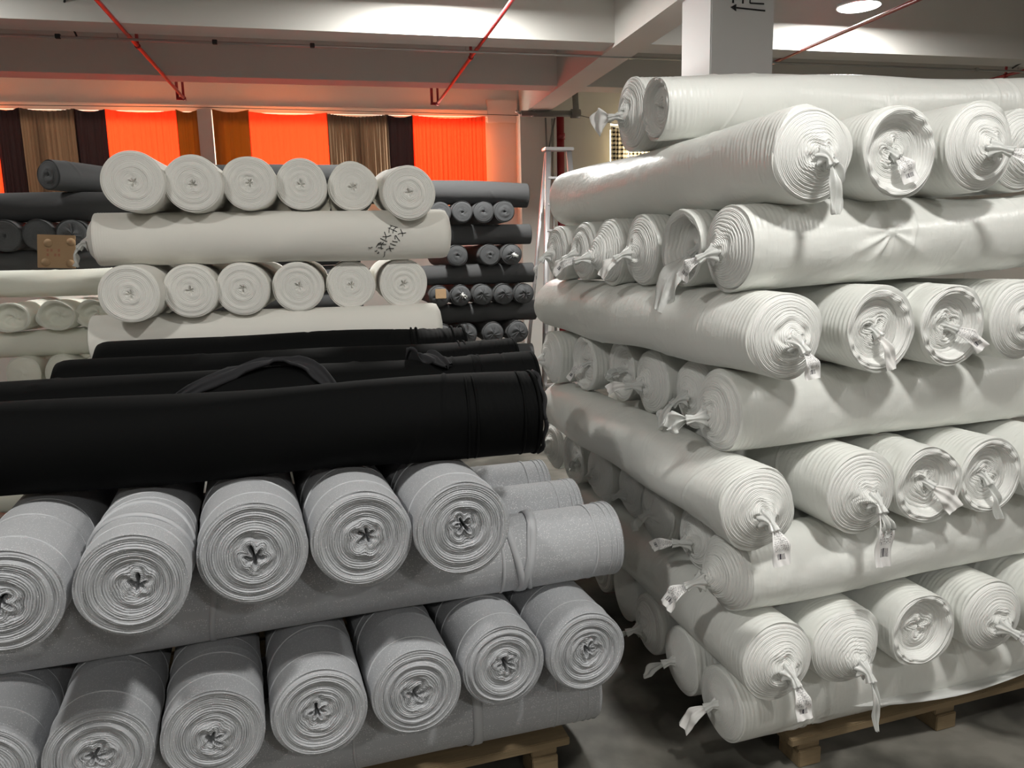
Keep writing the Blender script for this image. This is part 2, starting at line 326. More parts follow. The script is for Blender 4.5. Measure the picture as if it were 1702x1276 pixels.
curtain(-.81, .13, 2.42, 3.53, M['orange'], 'glowing orange curtain with dotted shimmer above the middle white rolls', 10, .006, 8)
curtain(.12, .87, 2.42, 3.52, M['brown'], 'closely pleated taupe curtain between two orange curtains above the white rolls', 18, .034, 9)
curtain(.86, 1.19, 2.42, 3.52, M['darkbrown'], 'dark plum curtain strip touching the left side of the rightmost orange curtain', 3, .013, 10)
curtain(1.17, 2.13, 2.42, 3.52, M['orange'], 'rightmost glowing orange curtain with fine vertical pleats above the charcoal rolls', 16, .022, 11)
curtain(3.86, 4.12, 2.4, 3.42, M['plaid'], 'bunched checked curtain strip behind the ladder side of the bright right window', 7, .028, 12, group='checked curtains')
curtain(4.12, 6.0, 2.4, 3.48, M['plaid'], 'sunlit cream and brown checked curtain over the right window', 8, .012, 13, group='checked curtains')

# ------------------------------------------------------------------ pipes, conduit, wires
def line(name, pts, rad, m, label, cat, group=None, parent=None, n=10):
    o = put(name, tube(pts, rad, n), m, parent)
    if parent is None: tag(o, label, cat, group)
    return o
def sprinkler(x, zs, y0, y1, label, ys):
    root = empty('sprinkler_pipe', Matrix.Translation((x, y1, zs))); tag(root, label, 'pipe', 'red sprinkler pipes')
    put('main_run', tube([(0, y0-y1, 0), (0, 0, 0)], .017, 12), M['red'], root)
    for yy in ys:
        put('riser', join([tube([(-.0, yy-y1, .0), (-.0, yy-y1, .26 if yy < YB-1 else .22)], .014, 10), tube([(0, yy-y1-.02, 0), (0, yy-y1+.02, 0)], .024, 12)]), M['red'], root)
    put('drop_pipe', join([tube([(.0, 0, 0), (.0, 0, -.02)], .02, 10), tube([(-.07, -.02, .22), (-.07, -.02, 0)], .017, 10), tube([(-.085, -.02, 0), (.01, 0, 0)], .018, 10)]), M['red'], root)
sprinkler(-1.47, 3.60, -3, 9.9, 'thin red sprinkler pipe crossing above the left curtains', [7.6, 9.85])
sprinkler(1.46, 3.60, -3, 9.9, 'thin red sprinkler pipe crossing above the taupe pleated curtain', [7.6, 9.85])
sprinkler(4.55, 3.60, -3, 9.9, 'red sprinkler pipe passing under the lit round lamp', [7.6, 9.85])
sprinkler(7.60, 3.60, 3, 9.9, 'red sprinkler pipe at the far right edge above the wrapped rolls', [7.6])
co = empty('cable_conduit', Matrix.Translation((X0, 7.28, 3.57)))
tag(co, 'thin galvanised conduit running along under the ceiling beams', 'conduit')
put('metal_tube', tube([(0, 0, 0), (X1-X0, 0, 0)], .011, 10), M['steel'], co)
for xx in (-2.0, .0, -.8, 2.95, 6.9): put('clip', boxes([(xx-X0-.02, xx-X0+.02, -.014, .014, -.014, .022)], .003), M['dark'] if xx < 2 else M['steel'], co)
for xx, lb in ((-1.55, 'thin straight hanging wire beside the left red pipe'), (1.35, 'thin hanging wire beside the red pipe over the pleated curtain'), (7.35, 'thin hanging wire beside the looping cable at top right')):
    line('hanging_wire', [(xx, 7.28, 3.57), (xx, 6.85, 4.35)] if xx != 7.35 else [(xx, 7.2, 3.57), (xx, 6.8, 4.3)], .004, M['steel'], lb, 'wire', 'hanging wires')
line('power_cable', smooth_path([(-1.86, 7.28, 3.58), (-1.84, 6.95, 3.72), (-1.72, 6.8, 3.86), (-1.74, 6.8, 4.1), (-1.72, 6.8, 4.35)]), .008, M['dark'], 'black cable drooping beside the left red pipe', 'cable', 'black cables')
line('power_cable', smooth_path([(7.28, 7.2, 3.58), (7.22, 6.8, 3.7), (7.02, 6.75, 3.9), (6.98, 6.75, 4.1), (7.2, 6.75, 4.35)]), .009, M['dark'], 'looping black cable at the top right corner', 'cable', 'black cables')
line('curtain_wire', [(3.12, 10.1, 3.58), (3.9, 10.22, 3.45), (6.15, 10.22, 3.46)], .004, M['dark'], 'thin curtain wire from the grey pipe to the checked curtain', 'wire')
line('curtain_wire', [(-5, 10.2, 3.54), (-1.3, 10.18, 3.56), (2.58, 10.24, 3.54)], .004, M['dark'], 'thin curtain wire along the top of the orange curtains', 'wire')
# corner pipes
gp = empty('drain_pipe', Matrix.Translation((3.0, 10.05, 3.52))); tag(gp, 'grey horizontal pipe with elbow on the wall pillar beside the ladder', 'pipe')
put('pipe_run', tube([(-.45, -.05, .0), (.28, 0, .02)], .04, 16), M['greypipe'], gp)
put('elbow', join([tube([(.24, 0, .02), (.36, 0, .02)], .058, 16), tube([(.31, 0, .03), (.33, .1, .3)], .04, 14)]), M['greypipe'], gp)
put('valve', join([tube([(-.30, -.05, -.04), (-.28, -.05, .04)], .02, 10), tube([(-.45, -.05, .0), (-.52, -.05, .03)], .015, 8)]), M['steel'], gp)
put('bracket', join([tube([(-.08, .1, -.02), (-.06, .12, -.55)], .012, 8), tube([(.05, .1, -.02), (-.05, .12, -.48)], .012, 8)]), M['greypipe'], gp)
rp = empty('red_riser_pipe', Matrix.Translation((3.17, 10.32, 0))); tag(rp, 'thick vertical dark red pipe against the back wall behind the ladder', 'pipe')
put('pipe_body', tube([(0, 0, 0), (0, 0, 3.57)], .055, 18), M['red'], rp); put('coupling', tube([(0, 0, 3.25), (0, 0, 3.33)], .067, 18), M['red'], rp)
line('vertical_rail', [(3.03, 10.2, 0), (3.03, 10.2, 3.5)], .018, M['steel'], 'grey vertical steel conduit beside the thick red pipe', 'pipe')

# ladder
def ladder():
    r_ = empty('step_ladder', Matrix.Translation((2.62, 8.6, 0))); tag(r_, 'silver aluminium step ladder standing by the pillar beside the red pipe', 'ladder')
    def bar(a, b, w_=.028, d=.018):
        a = np.array(a, float); b = np.array(b, float); t_ = (b-a)/np.linalg.norm(b-a); sx = np.array([1, 0, 0.]); sx -= t_*(sx@t_); sx /= np.linalg.norm(sx); sy = np.cross(t_, sx)
        P = np.array([[p+sx*w_*i+sy*d*j for i, j in ((-1, -1), (1, -1), (1, 1), (-1, 1))] for p in (a, a, b, b)]); P[0] = a; P[3] = b
        return gmesh(P, wrap=True, smooth=False)
    T = 2.88
    put('side_rail', bar((-.30, -.28, 0), (-.12, 0, T)), M['alu'], r_); put('side_rail', bar((.30, -.28, 0), (.12, 0, T)), M['alu'], r_)
    put('rear_leg', bar((-.34, .5, 0), (-.13, .04, T-.02), .018), M['alu'], r_); put('rear_leg', bar((.34, .5, 0), (.13, .04, T-.02), .018), M['alu'], r_)
    for i in range(9):
        z = .25+i*.29; k = z/T; put('step', boxes([(-.30+.18*k, .30-.18*k, -.28*(1-k)-.03, -.28*(1-k)+.05, z, z+.022)]), M['alu'], r_)
    put('top_cap', boxes([(-.17, .17, -.05, .10, T, T+.035)], .006), M['alu'], r_)
ladder()

# lamp that shows in the frame
def lamp(x, y, z, label):
    r_ = empty('pendant_lamp', Matrix.Translation((x, y, z))); tag(r_, label, 'lamp')
    th = np.linspace(0, 2*PI, 40, endpoint=False)
    prof = [(.18, 0), (.19, .006), (.184, .03), (.14, .06), (.07, .09), (.055, .16), (.02, .17), (1e-4, .171)]
    P = np.array([[(a*math.cos(t), a*math.sin(t), b) for t in th] for a, b in prof]); put('lamp_shade', gmesh(P, wrap=True), M['alu'], r_)
    P = np.array([[(a*math.cos(t), a*math.sin(t), .003) for t in th] for a in (1e-4, .09, .178)]); put('light_disc', gmesh(P, wrap=True), M['glow'], r_)
    put('cord', tube([(0, 0, .17), (0, 0, ZC-z)], .005, 8), M['dark'], r_)
lamp(4.78, 6.42, 3.85, 'round lit pendant lamp in front of the beam above the right-hand rolls')

# sign painted on the column: H (region) with an arrow pointing left, cut by the frame
def strokes(L, wd, y):
    bx = []
    for (xa, za, xb, zb) in L:
        a = np.array([xa, za]); b = np.array([xb, zb]); t_ = (b-a)/np.linalg.norm(b-a); n_ = np.array([-t_[1], t_[0]])*wd/2
        q = [a-n_, b-n_, b+n_, a+n_]
        P = np.array([[(p[0], y-dd, p[1]) for p in q] for dd in (0, 0, .002, .002)]); P[0, :] = P[0].mean(0); P[3, :] = P[3].mean(0)
        bx.append(gmesh(P, wrap=True, smooth=False))
    return join(bx)
sg = empty('wall_sign', Matrix.Translation((2.95, 5.198, 3.447))); tag(sg, 'black painted area sign with a left-pointing arrow on the white column', 'sign')
put('letter', strokes([(-.085, -.015, -.085, .12), (-.01, -.015, -.01, .12), (-.085, .05, -.01, .05)], .012, 0), M['ink'], sg)
put('character', strokes([(.045, .11, .15, .11), (.045, .11, .045, -.01), (.045, -.01, .155, -.01), (.13, .085, .07, .02), (.07, .08, .14, .02)], .009, 0), M['ink'], sg)
put('arrow', strokes([(-.06, -.045, .165, -.055)], .010, 0), M['ink'], sg)
P = np.array([[(-.105, -d, -.043), (-.06, -d, -.068), (-.06, -d, -.02)] for d in (0, .002)]); P = np.concatenate([P[:1]*0+P[0].mean(0), P, P[1:]*0+P[1].mean(0)]); put('arrow_head', gmesh(P, wrap=True, smooth=False), M['ink'], sg)

# ------------------------------------------------------------------ fabric rolls
TH = {}
def noise1(rg, n, xs):
    v = rg.uniform(-1, 1, n+3); i = np.clip(np.floor(xs).astype(int), 0, n); f_ = xs-np.floor(xs); f_ = f_*f_*(3-2*f_)
    return v[i]*(1-f_)+v[np.clip(i+1, 0, n+2)]*f_
def body_mesh(L, R, kind, seed, res=1.0, squash=1.0, pinch=None):
    key = ('b', round(L, 3), round(R, 4), kind, seed, res, squash, bool(pinch))
    if key in TH: return TH[key]
    rg = np.random.RandomState(seed+7)
    nt = int(96*res); near = np.linspace(.012, .40, int(110*res)); far = np.linspace(.40, L-.02, int((260 if pinch else 70)*res))[1:]; nt = int(150*res) if pinch else nt
    z = np.r_[near, far]; th = np.linspace(0, 2*PI, nt, endpoint=False)
    Z, T = np.meshgrid(z, th, indexing='ij'); d = np.zeros_like(Z)
    amp = {'white': .0034, 'cream': .0012, 'silver': .0012, 'black': .002, 'charcoal': .002, 'ivory': .004}[kind]
    for k in range(8): d += amp*.6*np.cos(rg.randint(1, 5)*T+rg.uniform(2, 9)*Z+rg.uniform(0, 6))
    if kind in ('white', 'black', 'ivory'):
        m_ = np.exp(-Z/.13)*(.5+.5*np.cos(2*T+rg.uniform(0, 6)))+.25*np.exp(-((Z-rg.uniform(.5, .9))/.08)**2)
        wav = Z+.006*np.cos(2*T+1)+.004*np.cos(3*T+seed)
        d += .0022*m_*(1-2*np.abs(np.sin(PI*wav/.017+noise1(rg, 60, Z*40)*1.2)))
        for _ in range(11):    # folds of the wrapping, helical and of limited length
            z0 = rg.uniform(.08, L-.1); t0 = rg.uniform(0, 2*PI); sl = rg.uniform(-.25, .25); ln = rg.uniform(.5, 1.5); wd = rg.uniform(.003, .007)
            dt = (T-t0+PI) % (2*PI)-PI; dist = Z-z0-sl*dt*R*2
            d += rg.choice([1, 1, -.7])*.0036*np.exp(-(dist/wd)**2)*np.exp(-(dt/ln)**4)
    if kind in ('silver', 'cream'):
        rim = np.exp(-Z/.03); d += .0012*rim*np.cos(2*PI*Z/.011+.3*np.cos(T))
        for _ in range(5):
            z0 = rg.uniform(.15, L-.1); t0 = rg.uniform(0, 2*PI); dt = (T-t0+PI) % (2*PI)-PI
            d += .0016*np.exp(-((Z-z0-rg.uniform(-.3, .3)*dt*R)/.005)**2)*np.exp(-(dt/1.)**4)
    if kind == 'charcoal':
        for _ in range(6):
            z0 = rg.uniform(0, L); dt = (T-rg.uniform(0, 6.3)+PI) % (2*PI)-PI; d += .004*np.exp(-((Z-z0-rg.uniform(-.8, .8)*dt*R)/.012)**2)*np.exp(-(dt/1.)**2)
    if pinch:
        for (z0, t0, sc) in pinch:
            dt = ((T-t0+PI) % (2*PI)-PI)*R; dz = Z-z0; rr = np.hypot(dt, dz)+1e-4; an = np.arctan2(dt, dz)
            low = np.clip(.5+dt/.04, .12, 1); d += .0055*np.exp(-(rr/sc)**2)*low*(1-2*np.abs(np.sin(4.5*an+.8*np.sin(2*an+1))))*np.clip(rr/.02, 0, 1)+.008*np.exp(-(rr/.014)**2)
    sh = .022                                        # rounded shoulder
    s0 = np.clip(z/sh, 0, 1); fall = np.sqrt(np.clip(1-(1-s0)**2, 0, 1))*.10+.90
    s1 = np.clip((L-z)/.05, 0, 1); fall *= np.sqrt(np.clip(1-(1-s1)**2, 0, 1))*.25+.75
    RR = (R+d)*fall[:, None]
    P = np.stack([RR*np.cos(T), RR*np.sin(T)*squash, Z], -1)
    cap = []
    for q, zz in ((.7, L-.004), (.35, L+.004), (.001, L)): cap.append(np.stack([R*q*np.cos(th), R*q*np.sin(th)*squash, np.full(nt, zz)], -1))
    inn = [np.stack([R*.86*np.cos(th), R*.86*np.sin(th)*squash, np.full(nt, .03)], -1)]
    me = gmesh(np.concatenate([inn, P, cap]), wrap=True, flip=True); TH[key] = me; return me

def end_mesh(R, kind, seed, res=1.0, squash=1.0):
    key = ('e', round(R, 4), kind, seed, res, squash)
    if key in TH: return TH[key]
    rg = np.random.RandomState(seed+31)
    cfg = {'silver': dict(N=23, D=.0085, A=.14, sg=.30, ks=(4, 5, 6, 7), B=.004, hole=.05, off=.10, jit=.006),
           'flat':   dict(N=16, D=.0038, A=.10, sg=.24, ks=(3, 4, 5, 7), B=.002, hole=.02, off=.03, jit=.0025),
           'tied':   dict(N=14, D=.0042, A=.15, sg=.5, ks=(1, 2, 3, 5), B=.055, hole=-.01, off=.12, jit=.0055),
           'cone':   dict(N=15, D=.006, A=.04, sg=.6, ks=(1, 2, 6), B=.10, hole=-.01, off=.2, jit=.0035),
           'open':   dict(N=9, D=.009, A=.16, sg=.55, ks=(2, 3, 4, 5), B=-.02, hole=.01, off=.06, jit=.006),
           'smooth': dict(N=5, D=.0015, A=.02, sg=.5, ks=(1, 2), B=.03, hole=0, off=.1, jit=.003),
           'char':   dict(N=8, D=.004, A=.04, sg=.5, ks=(2, 3, 5), B=.008, hole=.02, off=.03, jit=.003),
           'wrapped': dict(N=4, D=.003, A=.12, sg=.8, ks=(2, 3, 5), B=.035, hole=0, off=.1, jit=.008),
           'hollow': dict(N=3, D=.004, A=.1, sg=.8, ks=(2, 3), B=-.12, hole=0, off=.05, jit=.01),
           'plain':  dict(N=9, D=.0025, A=.05, sg=.4, ks=(3, 4), B=.004, hole=.01, off=.02, jit=.002)}[kind]
    N = cfg['N']; nr = max(14, int(N*6*res)); nt = int(168*res)
    q = np.linspace(.004, 1, nr); th = np.linspace(0, 2*PI, nt, endpoint=False); Q, T = np.meshgrid(q, th, indexing='ij')
    Sx = sum(rg.uniform(.5, 1)*np.cos(k*T+rg.uniform(0, 6.28)+rg.uniform(-3, 3)*Q) for k in cfg['ks'])/len(cfg['ks'])**.5
    wv = cfg['A']*np.exp(-(Q/cfg['sg'])**2)*Sx*np.clip(Q/.12, 0, 1)
    wv += .006*np.cos(2*T+rg.uniform(0, 6))+.004*np.cos(5*T+8*Q+rg.uniform(0, 6))
    lay = (Q+wv)*N+T/(2*PI)+2
    lay0 = (Q+wv)*N+2; fr = lay-np.floor(lay); ridge = np.sqrt(np.clip(np.sin(PI*fr), 0, 1))
    h = cfg['D']*(ridge-.6)*(.6+.5*noise1(rg, 60, lay0*.9+1)) + cfg['jit']*noise1(rg, 60, lay0*.55+3)+cfg['jit']*.5*np.cos(3*T+lay0)*np.exp(-((Q-.3)/.25)**2)
    fade = np.clip((1-Q)/.06, 0, 1); h = h*(.35+.65*fade)
    prof = cfg['B']*(1-Q**1.6) if kind != 'cone' else cfg['B']*(1-Q)**.9
    if kind == 'tied': prof = cfg['B']*(1-Q)**.85*(1+.25*Sx*np.exp(-(Q/.5)**2))
    if kind == 'wrapped': prof = cfg['B']*(1-Q**2)+.006*np.cos(7*T+5*Q+2*np.cos(3*T))*np.exp(-((Q-.3)/.3)**2)
    if kind == 'open': prof = -.028*(1/(1+np.exp((Q-.80)/.025)))+.006*np.cos(3*T+9*Q)*np.exp(-(Q/.5)**2)+.004*np.cos(9*T+4*np.cos(2*T))*np.exp(-((Q-.9)/.08)**2)
    if kind == 'hollow': prof = -.07*(1/(1+np.exp((Q-.84)/.03)))+.004*np.cos(5*T+9*Q)
    h = h+prof-cfg['hole']*np.exp(-((Q+wv)/.10)**2)
    oa = rg.uniform(0, 6.28) if kind not in ('tied', 'cone') else -PI/2+rg.uniform(-.7, .7)
    off = cfg['off']*R*(1-Q)**1.5
    rad = R*.955*Q
    X = rad*np.cos(T)+off*math.cos(oa); Yy = rad*np.sin(T)*squash+off*math.sin(oa)
    Zz = -h+.012; Zz[-1] = np.maximum(Zz[-1], .02)
    me = gmesh(np.stack([X, Yy, Zz], -1), wrap=True); TH[key] = me
    me['cx'] = cfg['off']*R*math.cos(oa); me['cy'] = cfg['off']*R*math.sin(oa); me['cz'] = float(-h[2].mean()+.012)
    return me
def strap_mesh(R, z0, tilt, wd, hgt, ph, squash=1, turns=1.0):
    t = np.linspace(0, 2*PI*turns, int(90*turns)); p = []
    for a in t: p.append((math.cos(a)*(R+hgt*.2), math.sin(a)*(R+hgt*.2)*squash, z0+tilt*math.cos(a+ph)))
    p = np.array(p); n = np.stack([np.cos(t), np.sin(t), 0*t], -1); zz = np.array([0, 0, 1.])
    P = np.stack([p-zz*wd/2-n*.003, p-zz*wd/2+n*hgt*.6, p+n*hgt, p+zz*wd/2+n*hgt*.6, p+zz*wd/2-n*.003], 1)
    return gmesh(P, wrap=True, flip=True)
def frame_matrix(P0, azd, pit=0, spin=0):
    a, p = math.radians(azd), math.radians(pit)
    d = Vector((math.sin(a)*math.cos(p), math.cos(a)*math.cos(p), math.sin(p)))
    X = Vector((0, 0, 1)).cross(d).normalized(); Y = d.cross(X)
    m = Matrix(((X.x, Y.x, d.x, P0[0]), (X.y, Y.y, d.y, P0[1]), (X.z, Y.z, d.z, P0[2]), (0, 0, 0, 1)))
    return m
TAGN = [0]
def add_tag(root, em_, spec, R):
    """spec: (kind, right, down, out, length, width) directions as seen facing the end"""
    kind, rt, dn, out, ln, wd = spec[:6]; ln *= .66; TAGN[0] += 1; sd = TAGN[0]; rg = np.random.RandomState(sd)
    c = np.array([em_['cx'], em_['cy'], em_['cz']])
    d1 = np.array([0, 0, -1.]); d2 = np.array([-rt, -dn, -out]); d2 /= np.linalg.norm(d2)
    k0 = c+np.array([0, 0, .012]); k1 = c+d1*.012+d2*.008; k2 = k1+(d1*.4+d2)*.018
    kn = tube(smooth_path([k0, c-np.array([0, 0, .002]), k1, k2], 14), np.interp(np.linspace(0, 1, 14), [0, .3, .62, .72, 1], [.030, .017, .009, .011, .015]), 36, pleat=.22, k=7)
    put('tied_knot', kn, M['film'], root)
    side = np.cross(d2, d1+.01) if abs(d2[2]) < .95 else np.array([1., 0, 0]); side /= np.linalg.norm(side)
    sag = np.array([0, -1., 0])
    p3 = k2+d2*ln*.4+d1*.012; p4 = k2+d2*ln*.75+sag*ln*.08; p5 = k2+d2*ln+sag*ln*.22
    if kind == 'label':
        me = ribbon([k1, k2, p3, p4, p5], [.012, .022, wd, wd, wd], side, crumple=.0025, seed=sd)
        put('paper_label', me, M['label'], root)
    elif kind == 'blank':
        put('paper_label', ribbon([k1, k2, p3, p4, p5], [.012, .02, wd, wd, wd*.95], side, crumple=.003, seed=sd), M['paper'], root)
    else:   # twisted film tail
        put('film_tail', ribbon([k1, k2, p3, p4, p5], [.012, .016, wd, wd*1.1, wd*.5], side, crumple=.007, seed=sd, nv=21), M['film'], root)
def roll_(P0, azd, label, kind='white', end='tied', L=1.7, R=.125, seed=0, pit=0, res=1.0, squash=1.0, tags=(), straps=(), spin=0, group=None, pinch=None, name='fabric_roll', endmat=None, cat='fabric roll', bseed=None):
    root = empty(name, frame_matrix(P0, azd, pit)); tag(root, label, cat, group)
    bm_ = {'white': M['white'], 'cream': M['cream'], 'silver': M['silver'], 'black': M['black'], 'charcoal': M['charcoal'], 'ivory': M['ivory']}[kind]
    em_ = endmat or {'white': M['white_end'], 'cream': M['cream_end'], 'silver': M['silver_end'], 'black': M['black'], 'charcoal': M['charcoal_end'], 'ivory': M['ivory']}[kind]
    b = put('cloth_body', body_mesh(L, R, kind, bseed if bseed is not None else seed, res, squash, pinch), bm_, root)
    e = end_mesh(R, end, seed, res, squash); eo = put('rolled_end', e, em_, root)
    for t in tags: add_tag(root, e, t, R)
    for st in straps:
        z0, tl, wd, hg = st[:4]; put('tie_strap', strap_mesh(R, z0, tl, wd, hg, st[4] if len(st) > 4 else 0, squash), M['strap'] if kind == 'silver' else bm_, root)
    return root
G_W = 'white wrapped rolls of the right-hand stack'
# ---- right-hand stack of white rolls ---------------------------------------------------------
zk = lambda k: .125+.25*(k-.5)
D_ = 'white roll end, '
X_ = 'white crosswise roll, '
# layer 1 (bottom, crosswise)
roll_((1.19, 2.15, zk(1)-.006), 85, X_+'at the very bottom of the right stack, on the wooden pallet', end='smooth', seed=101, L=1.75, group=G_W, tags=[('blank', -.55, .75, .5, .16, .055)], pinch=[(.28, -2.6, .10)])
for i, (x, y) in enumerate([(1.18, 2.44), (1.18, 2.73), (1.20, 3.05), (1.20, 3.33), (1.14, 3.60), (1.10, 3.87)]):
    roll_((x, y, zk(1)), 87, X_+['bottom layer, second back, big smooth end with a twisted tail', 'bottom layer of the right stack, third back, end partly in deep shade', 'bottom layer of the right stack, fourth back beside the glittery rolls', 'bottom layer of the right stack, fifth back, half in shade', 'bottom layer of the right stack, sixth back, deep in shade', 'bottom layer of the right stack, furthest back, almost hidden'][i], end=['smooth', 'tied', 'smooth', 'tied', 'tied', 'smooth'][i], seed=110+i, L=1.6, group=G_W, res=.7, tags=[('film', -.5, .6, .9, .12, .035)] if i < 2 else [])
# layer 2 (ends to camera)
L2 = [(1.27, 1.93, 'tied', [('label', .15, 1, .35, .12, .055)], 'leftmost in the lowest row of ends, heart-shaped folds above its label'), (1.525, 1.95, 'cone', [('film', .1, 1, .15, .19, .025)], 'second in the lowest row, cone-shaped end with a thin pointed tail'),
      (1.83, 1.97, 'open', [], 'third from left in the lowest row, crumpled recessed centre'), (2.12, 1.99, 'tied', [('label', .9, .6, .4, .15, .05)], 'fourth from left in the lowest row of ends, label pointing right'), (2.40, 2.01, 'tied', [], 'at the right frame edge in the lowest row of ends')]
for i, (x, y, e, tg, lb) in enumerate(L2): roll_((x, y, zk(2)), -2, D_+lb, end=e, seed=200+i, L=1.75, group=G_W, tags=tg, res=1 if i < 4 else .6)
# layer 3
L3 = [(1.16, 2.07, 'cone', [('label', -.6, .75, .6, .13, .055)], 'third layer up, nearest, layered cone end with hanging label'), (1.21, 2.37, 'tied', [('label', -.75, .1, .8, .11, .04)], 'third layer up, second back, behind the cone-ended roll'),
      (1.18, 2.67, 'wrapped', [('film', -.3, .8, .6, .07, .05)], 'third layer up, third back, with a bulging crumpled end'), (1.2, 2.95, 'tied', [('film', -.5, .5, .8, .08, .05)], 'third layer up, fourth back, with puffy tail'),
      (1.15, 3.23, 'tied', [], 'third layer up, fifth back, knotted end near the glitter rolls'), (1.11, 3.51, 'open', [('film', .1, .9, .4, .06, .04)], 'third layer up, sixth back, with hollow ivory end'), (1.1, 3.79, 'tied', [], 'third layer up, furthest back, just right of the black roll')]
for i, (x, y, e, tg, lb) in enumerate(L3): roll_((x, y, zk(3)), 83.5, X_+lb, end=e, seed=300+i, L=1.75 if i < 1 else 1.5, group=G_W, tags=tg, res=1 if i < 2 else .7)
# layer 4
L4 = [(1.18, 1.92, 'tied', [('label', .1, 1, .4, .12, .055)], 'fourth layer up at the near corner, printed label over its lower rim'), (1.55, 1.95, 'tied', [('film', .0, 1, .35, .09, .04), ('label', .0, 1, .15, .20, .055)], 'fourth layer up, second from left, long crumpled label hanging below its rim'),
      (1.805, 1.96, 'open', [('blank', .85, .7, .4, .13, .06)], 'fourth layer up, third from left, hollow end with blank flap'), (2.06, 1.98, 'open', [('film', .15, 1, .4, .14, .03)], 'fourth layer up, fourth from left, twisted streamer down its face'), (2.32, 2.0, 'tied', [], 'fourth layer up, cut off by the right frame edge')]
for i, (x, y, e, tg, lb) in enumerate(L4): roll_((x, y, zk(4)), -2, D_+lb, end=e, seed=400+i, L=1.75, group=G_W, tags=tg, res=1 if i < 4 else .6)
# layer 5
L5 = [(1.15, 2.14, 'tied', [('film', -.8, .25, .7, .10, .07)], 'fifth layer up, nearest, wide end with a puffy white gathered tail'), (1.22, 2.44, 'tied', [('film', -.3, 1, .6, .12, .06)], 'fifth layer up, second back, ribbed end with a drooping flap'),
      (1.19, 2.74, 'tied', [('blank', -.95, .1, .7, .12, .04)], 'fifth layer up, third back, coiled end with pointed paper tail'), (1.17, 3.02, 'open', [('film', -.5, .4, .7, .08, .05)], 'fifth layer up, fourth back, wide bright rim around a dark recess'),
      (1.10, 3.30, 'open', [('label', -.6, .6, .7, .13, .035)], 'fifth layer up, fifth back, glossy thick rim and speckled label strip'), (1.03, 3.58, 'tied', [('blank', -.4, .9, .4, .08, .04)], 'fifth layer up, furthest back, small flap against the black rolls')]
for i, (x, y, e, tg, lb) in enumerate(L5): roll_((x, y, zk(5)), 85, X_+lb, end=e, seed=500+i, L=1.75 if i < 1 else 1.5, group=G_W, tags=tg, res=1 if i < 3 else .7)
# layer 6
L6 = [(1.25, 1.92, 'tied', [('label', .2, 1, .4, .09, .045)], 'sixth layer up at near corner, domed end with crumpled label'), (1.59, 1.95, 'open', [('blank', .35, 1, .4, .13, .035)], 'sixth layer up, second from left, ragged film rim and plain strip hanging'),
      (1.86, 1.97, 'open', [('label', .9, .55, .5, .13, .045)], 'sixth layer up, third from left, swirl end and label pointing right'), (2.14, 2.0, 'tied', [], 'sixth layer up, cut off by the right frame edge')]
for i, (x, y, e, tg, lb) in enumerate(L6): roll_((x, y, zk(6)), -4.5, D_+lb, end=e, seed=600+i, L=1.8, group=G_W, tags=tg, res=1)
# layer 7
L7 = [(1.15, 2.10, 'tied', [('label', -.75, .65, .5, .10, .05)], 'seventh layer up, nearest, with a gathered pinch in its wrapping'), (1.13, 2.38, 'hollow', [('film', -.45, 1, .6, .27, .12)], 'seventh layer up, hollow dark-mouthed end with a crumpled bag hanging out'),
      (1.11, 2.66, 'tied', [('blank', -.6, .7, .6, .11, .055)], 'seventh layer up, third back, folded tail hanging over the roll below'), (1.09, 2.94, 'cone', [('label', -.8, .3, .7, .14, .035)], 'seventh layer up, fourth back, knob tied end with speckled strip'),
      (1.07, 3.20, 'tied', [('blank', -.6, .7, .5, .10, .05)], 'seventh layer up, fifth back, layered end'), (1.04, 3.48, 'tied', [('label', -.2, 1, .3, .13, .035)], 'seventh layer up, furthest back, small label hanging beside the ladder')]
for i, (x, y, e, tg, lb) in enumerate(L7): roll_((x, y, zk(7)), 85, X_+lb, end=e, seed=700+i, L=1.75 if i < 1 else 1.5, group=G_W, tags=tg, res=1 if i < 4 else .7, pit=1.6 if i == 0 else 1, pinch=[(.50, 2.95, .14)] if i == 0 else None)
# layer 8
L8 = [(1.32, 1.93, 0, 'tied', [('film', .0, 1, .2, .16, .045)], 'second layer from top, near corner, folded centre and knotted tail'), (1.62, 1.95, .01, 'open', [('label', .5, 1, .5, .10, .055)], 'second layer from top, second from left, rough rim with barcode label'),
      (1.91, 1.97, .03, 'tied', [('label', .8, .5, .5, .12, .055)], 'second layer from top, third from left, label at frame edge'), (2.19, 2.1, .04, 'tied', [], 'second layer from the top, cut off by the right frame edge')]
for i, (x, y, dz, e, tg, lb) in enumerate(L8): roll_((x, y, zk(8)+dz), -4, D_+lb, end=e, seed=800+i, L=1.8, R=.13, group=G_W, tags=tg, res=1)
# top layer
roll_((1.14, 2.62, zk(8)+.24), 88, X_+'on top of the right stack, the thinner front one', end='open', seed=901, L=2.0, R=.105, group=G_W, pit=1.5, pinch=[(.9, -2.9, .10)])
roll_((1.17, 2.90, zk(8)+.275), 88, X_+'on top of the right stack, behind and thicker, tail sticking out left', end='tied', seed=902, L=2.0, R=.135, group=G_W, pit=1.5, tags=[('blank', -1, .1, .5, .12, .10)])
# loose film along the bottom roll
put('loose_film_edge', ribbon([(.35, -.02, -.128), (.5, -.05, -.15), (.9, -.08, -.18), (1.3, -.04, -.19), (1.7, .02, -.17)], [.05, .09, .10, .10, .12], (0, 1, .15), crumple=.006, seed=77), M['film'], tag(empty('loose_wrapping_sheet', Matrix.Translation((1.19, 2.12, .36)) @ Matrix.Rotation(math.radians(5), 4, 'Z')), 'loose white wrapping sheet drooping under the bottom row of the right stack', 'wrapping sheet'))

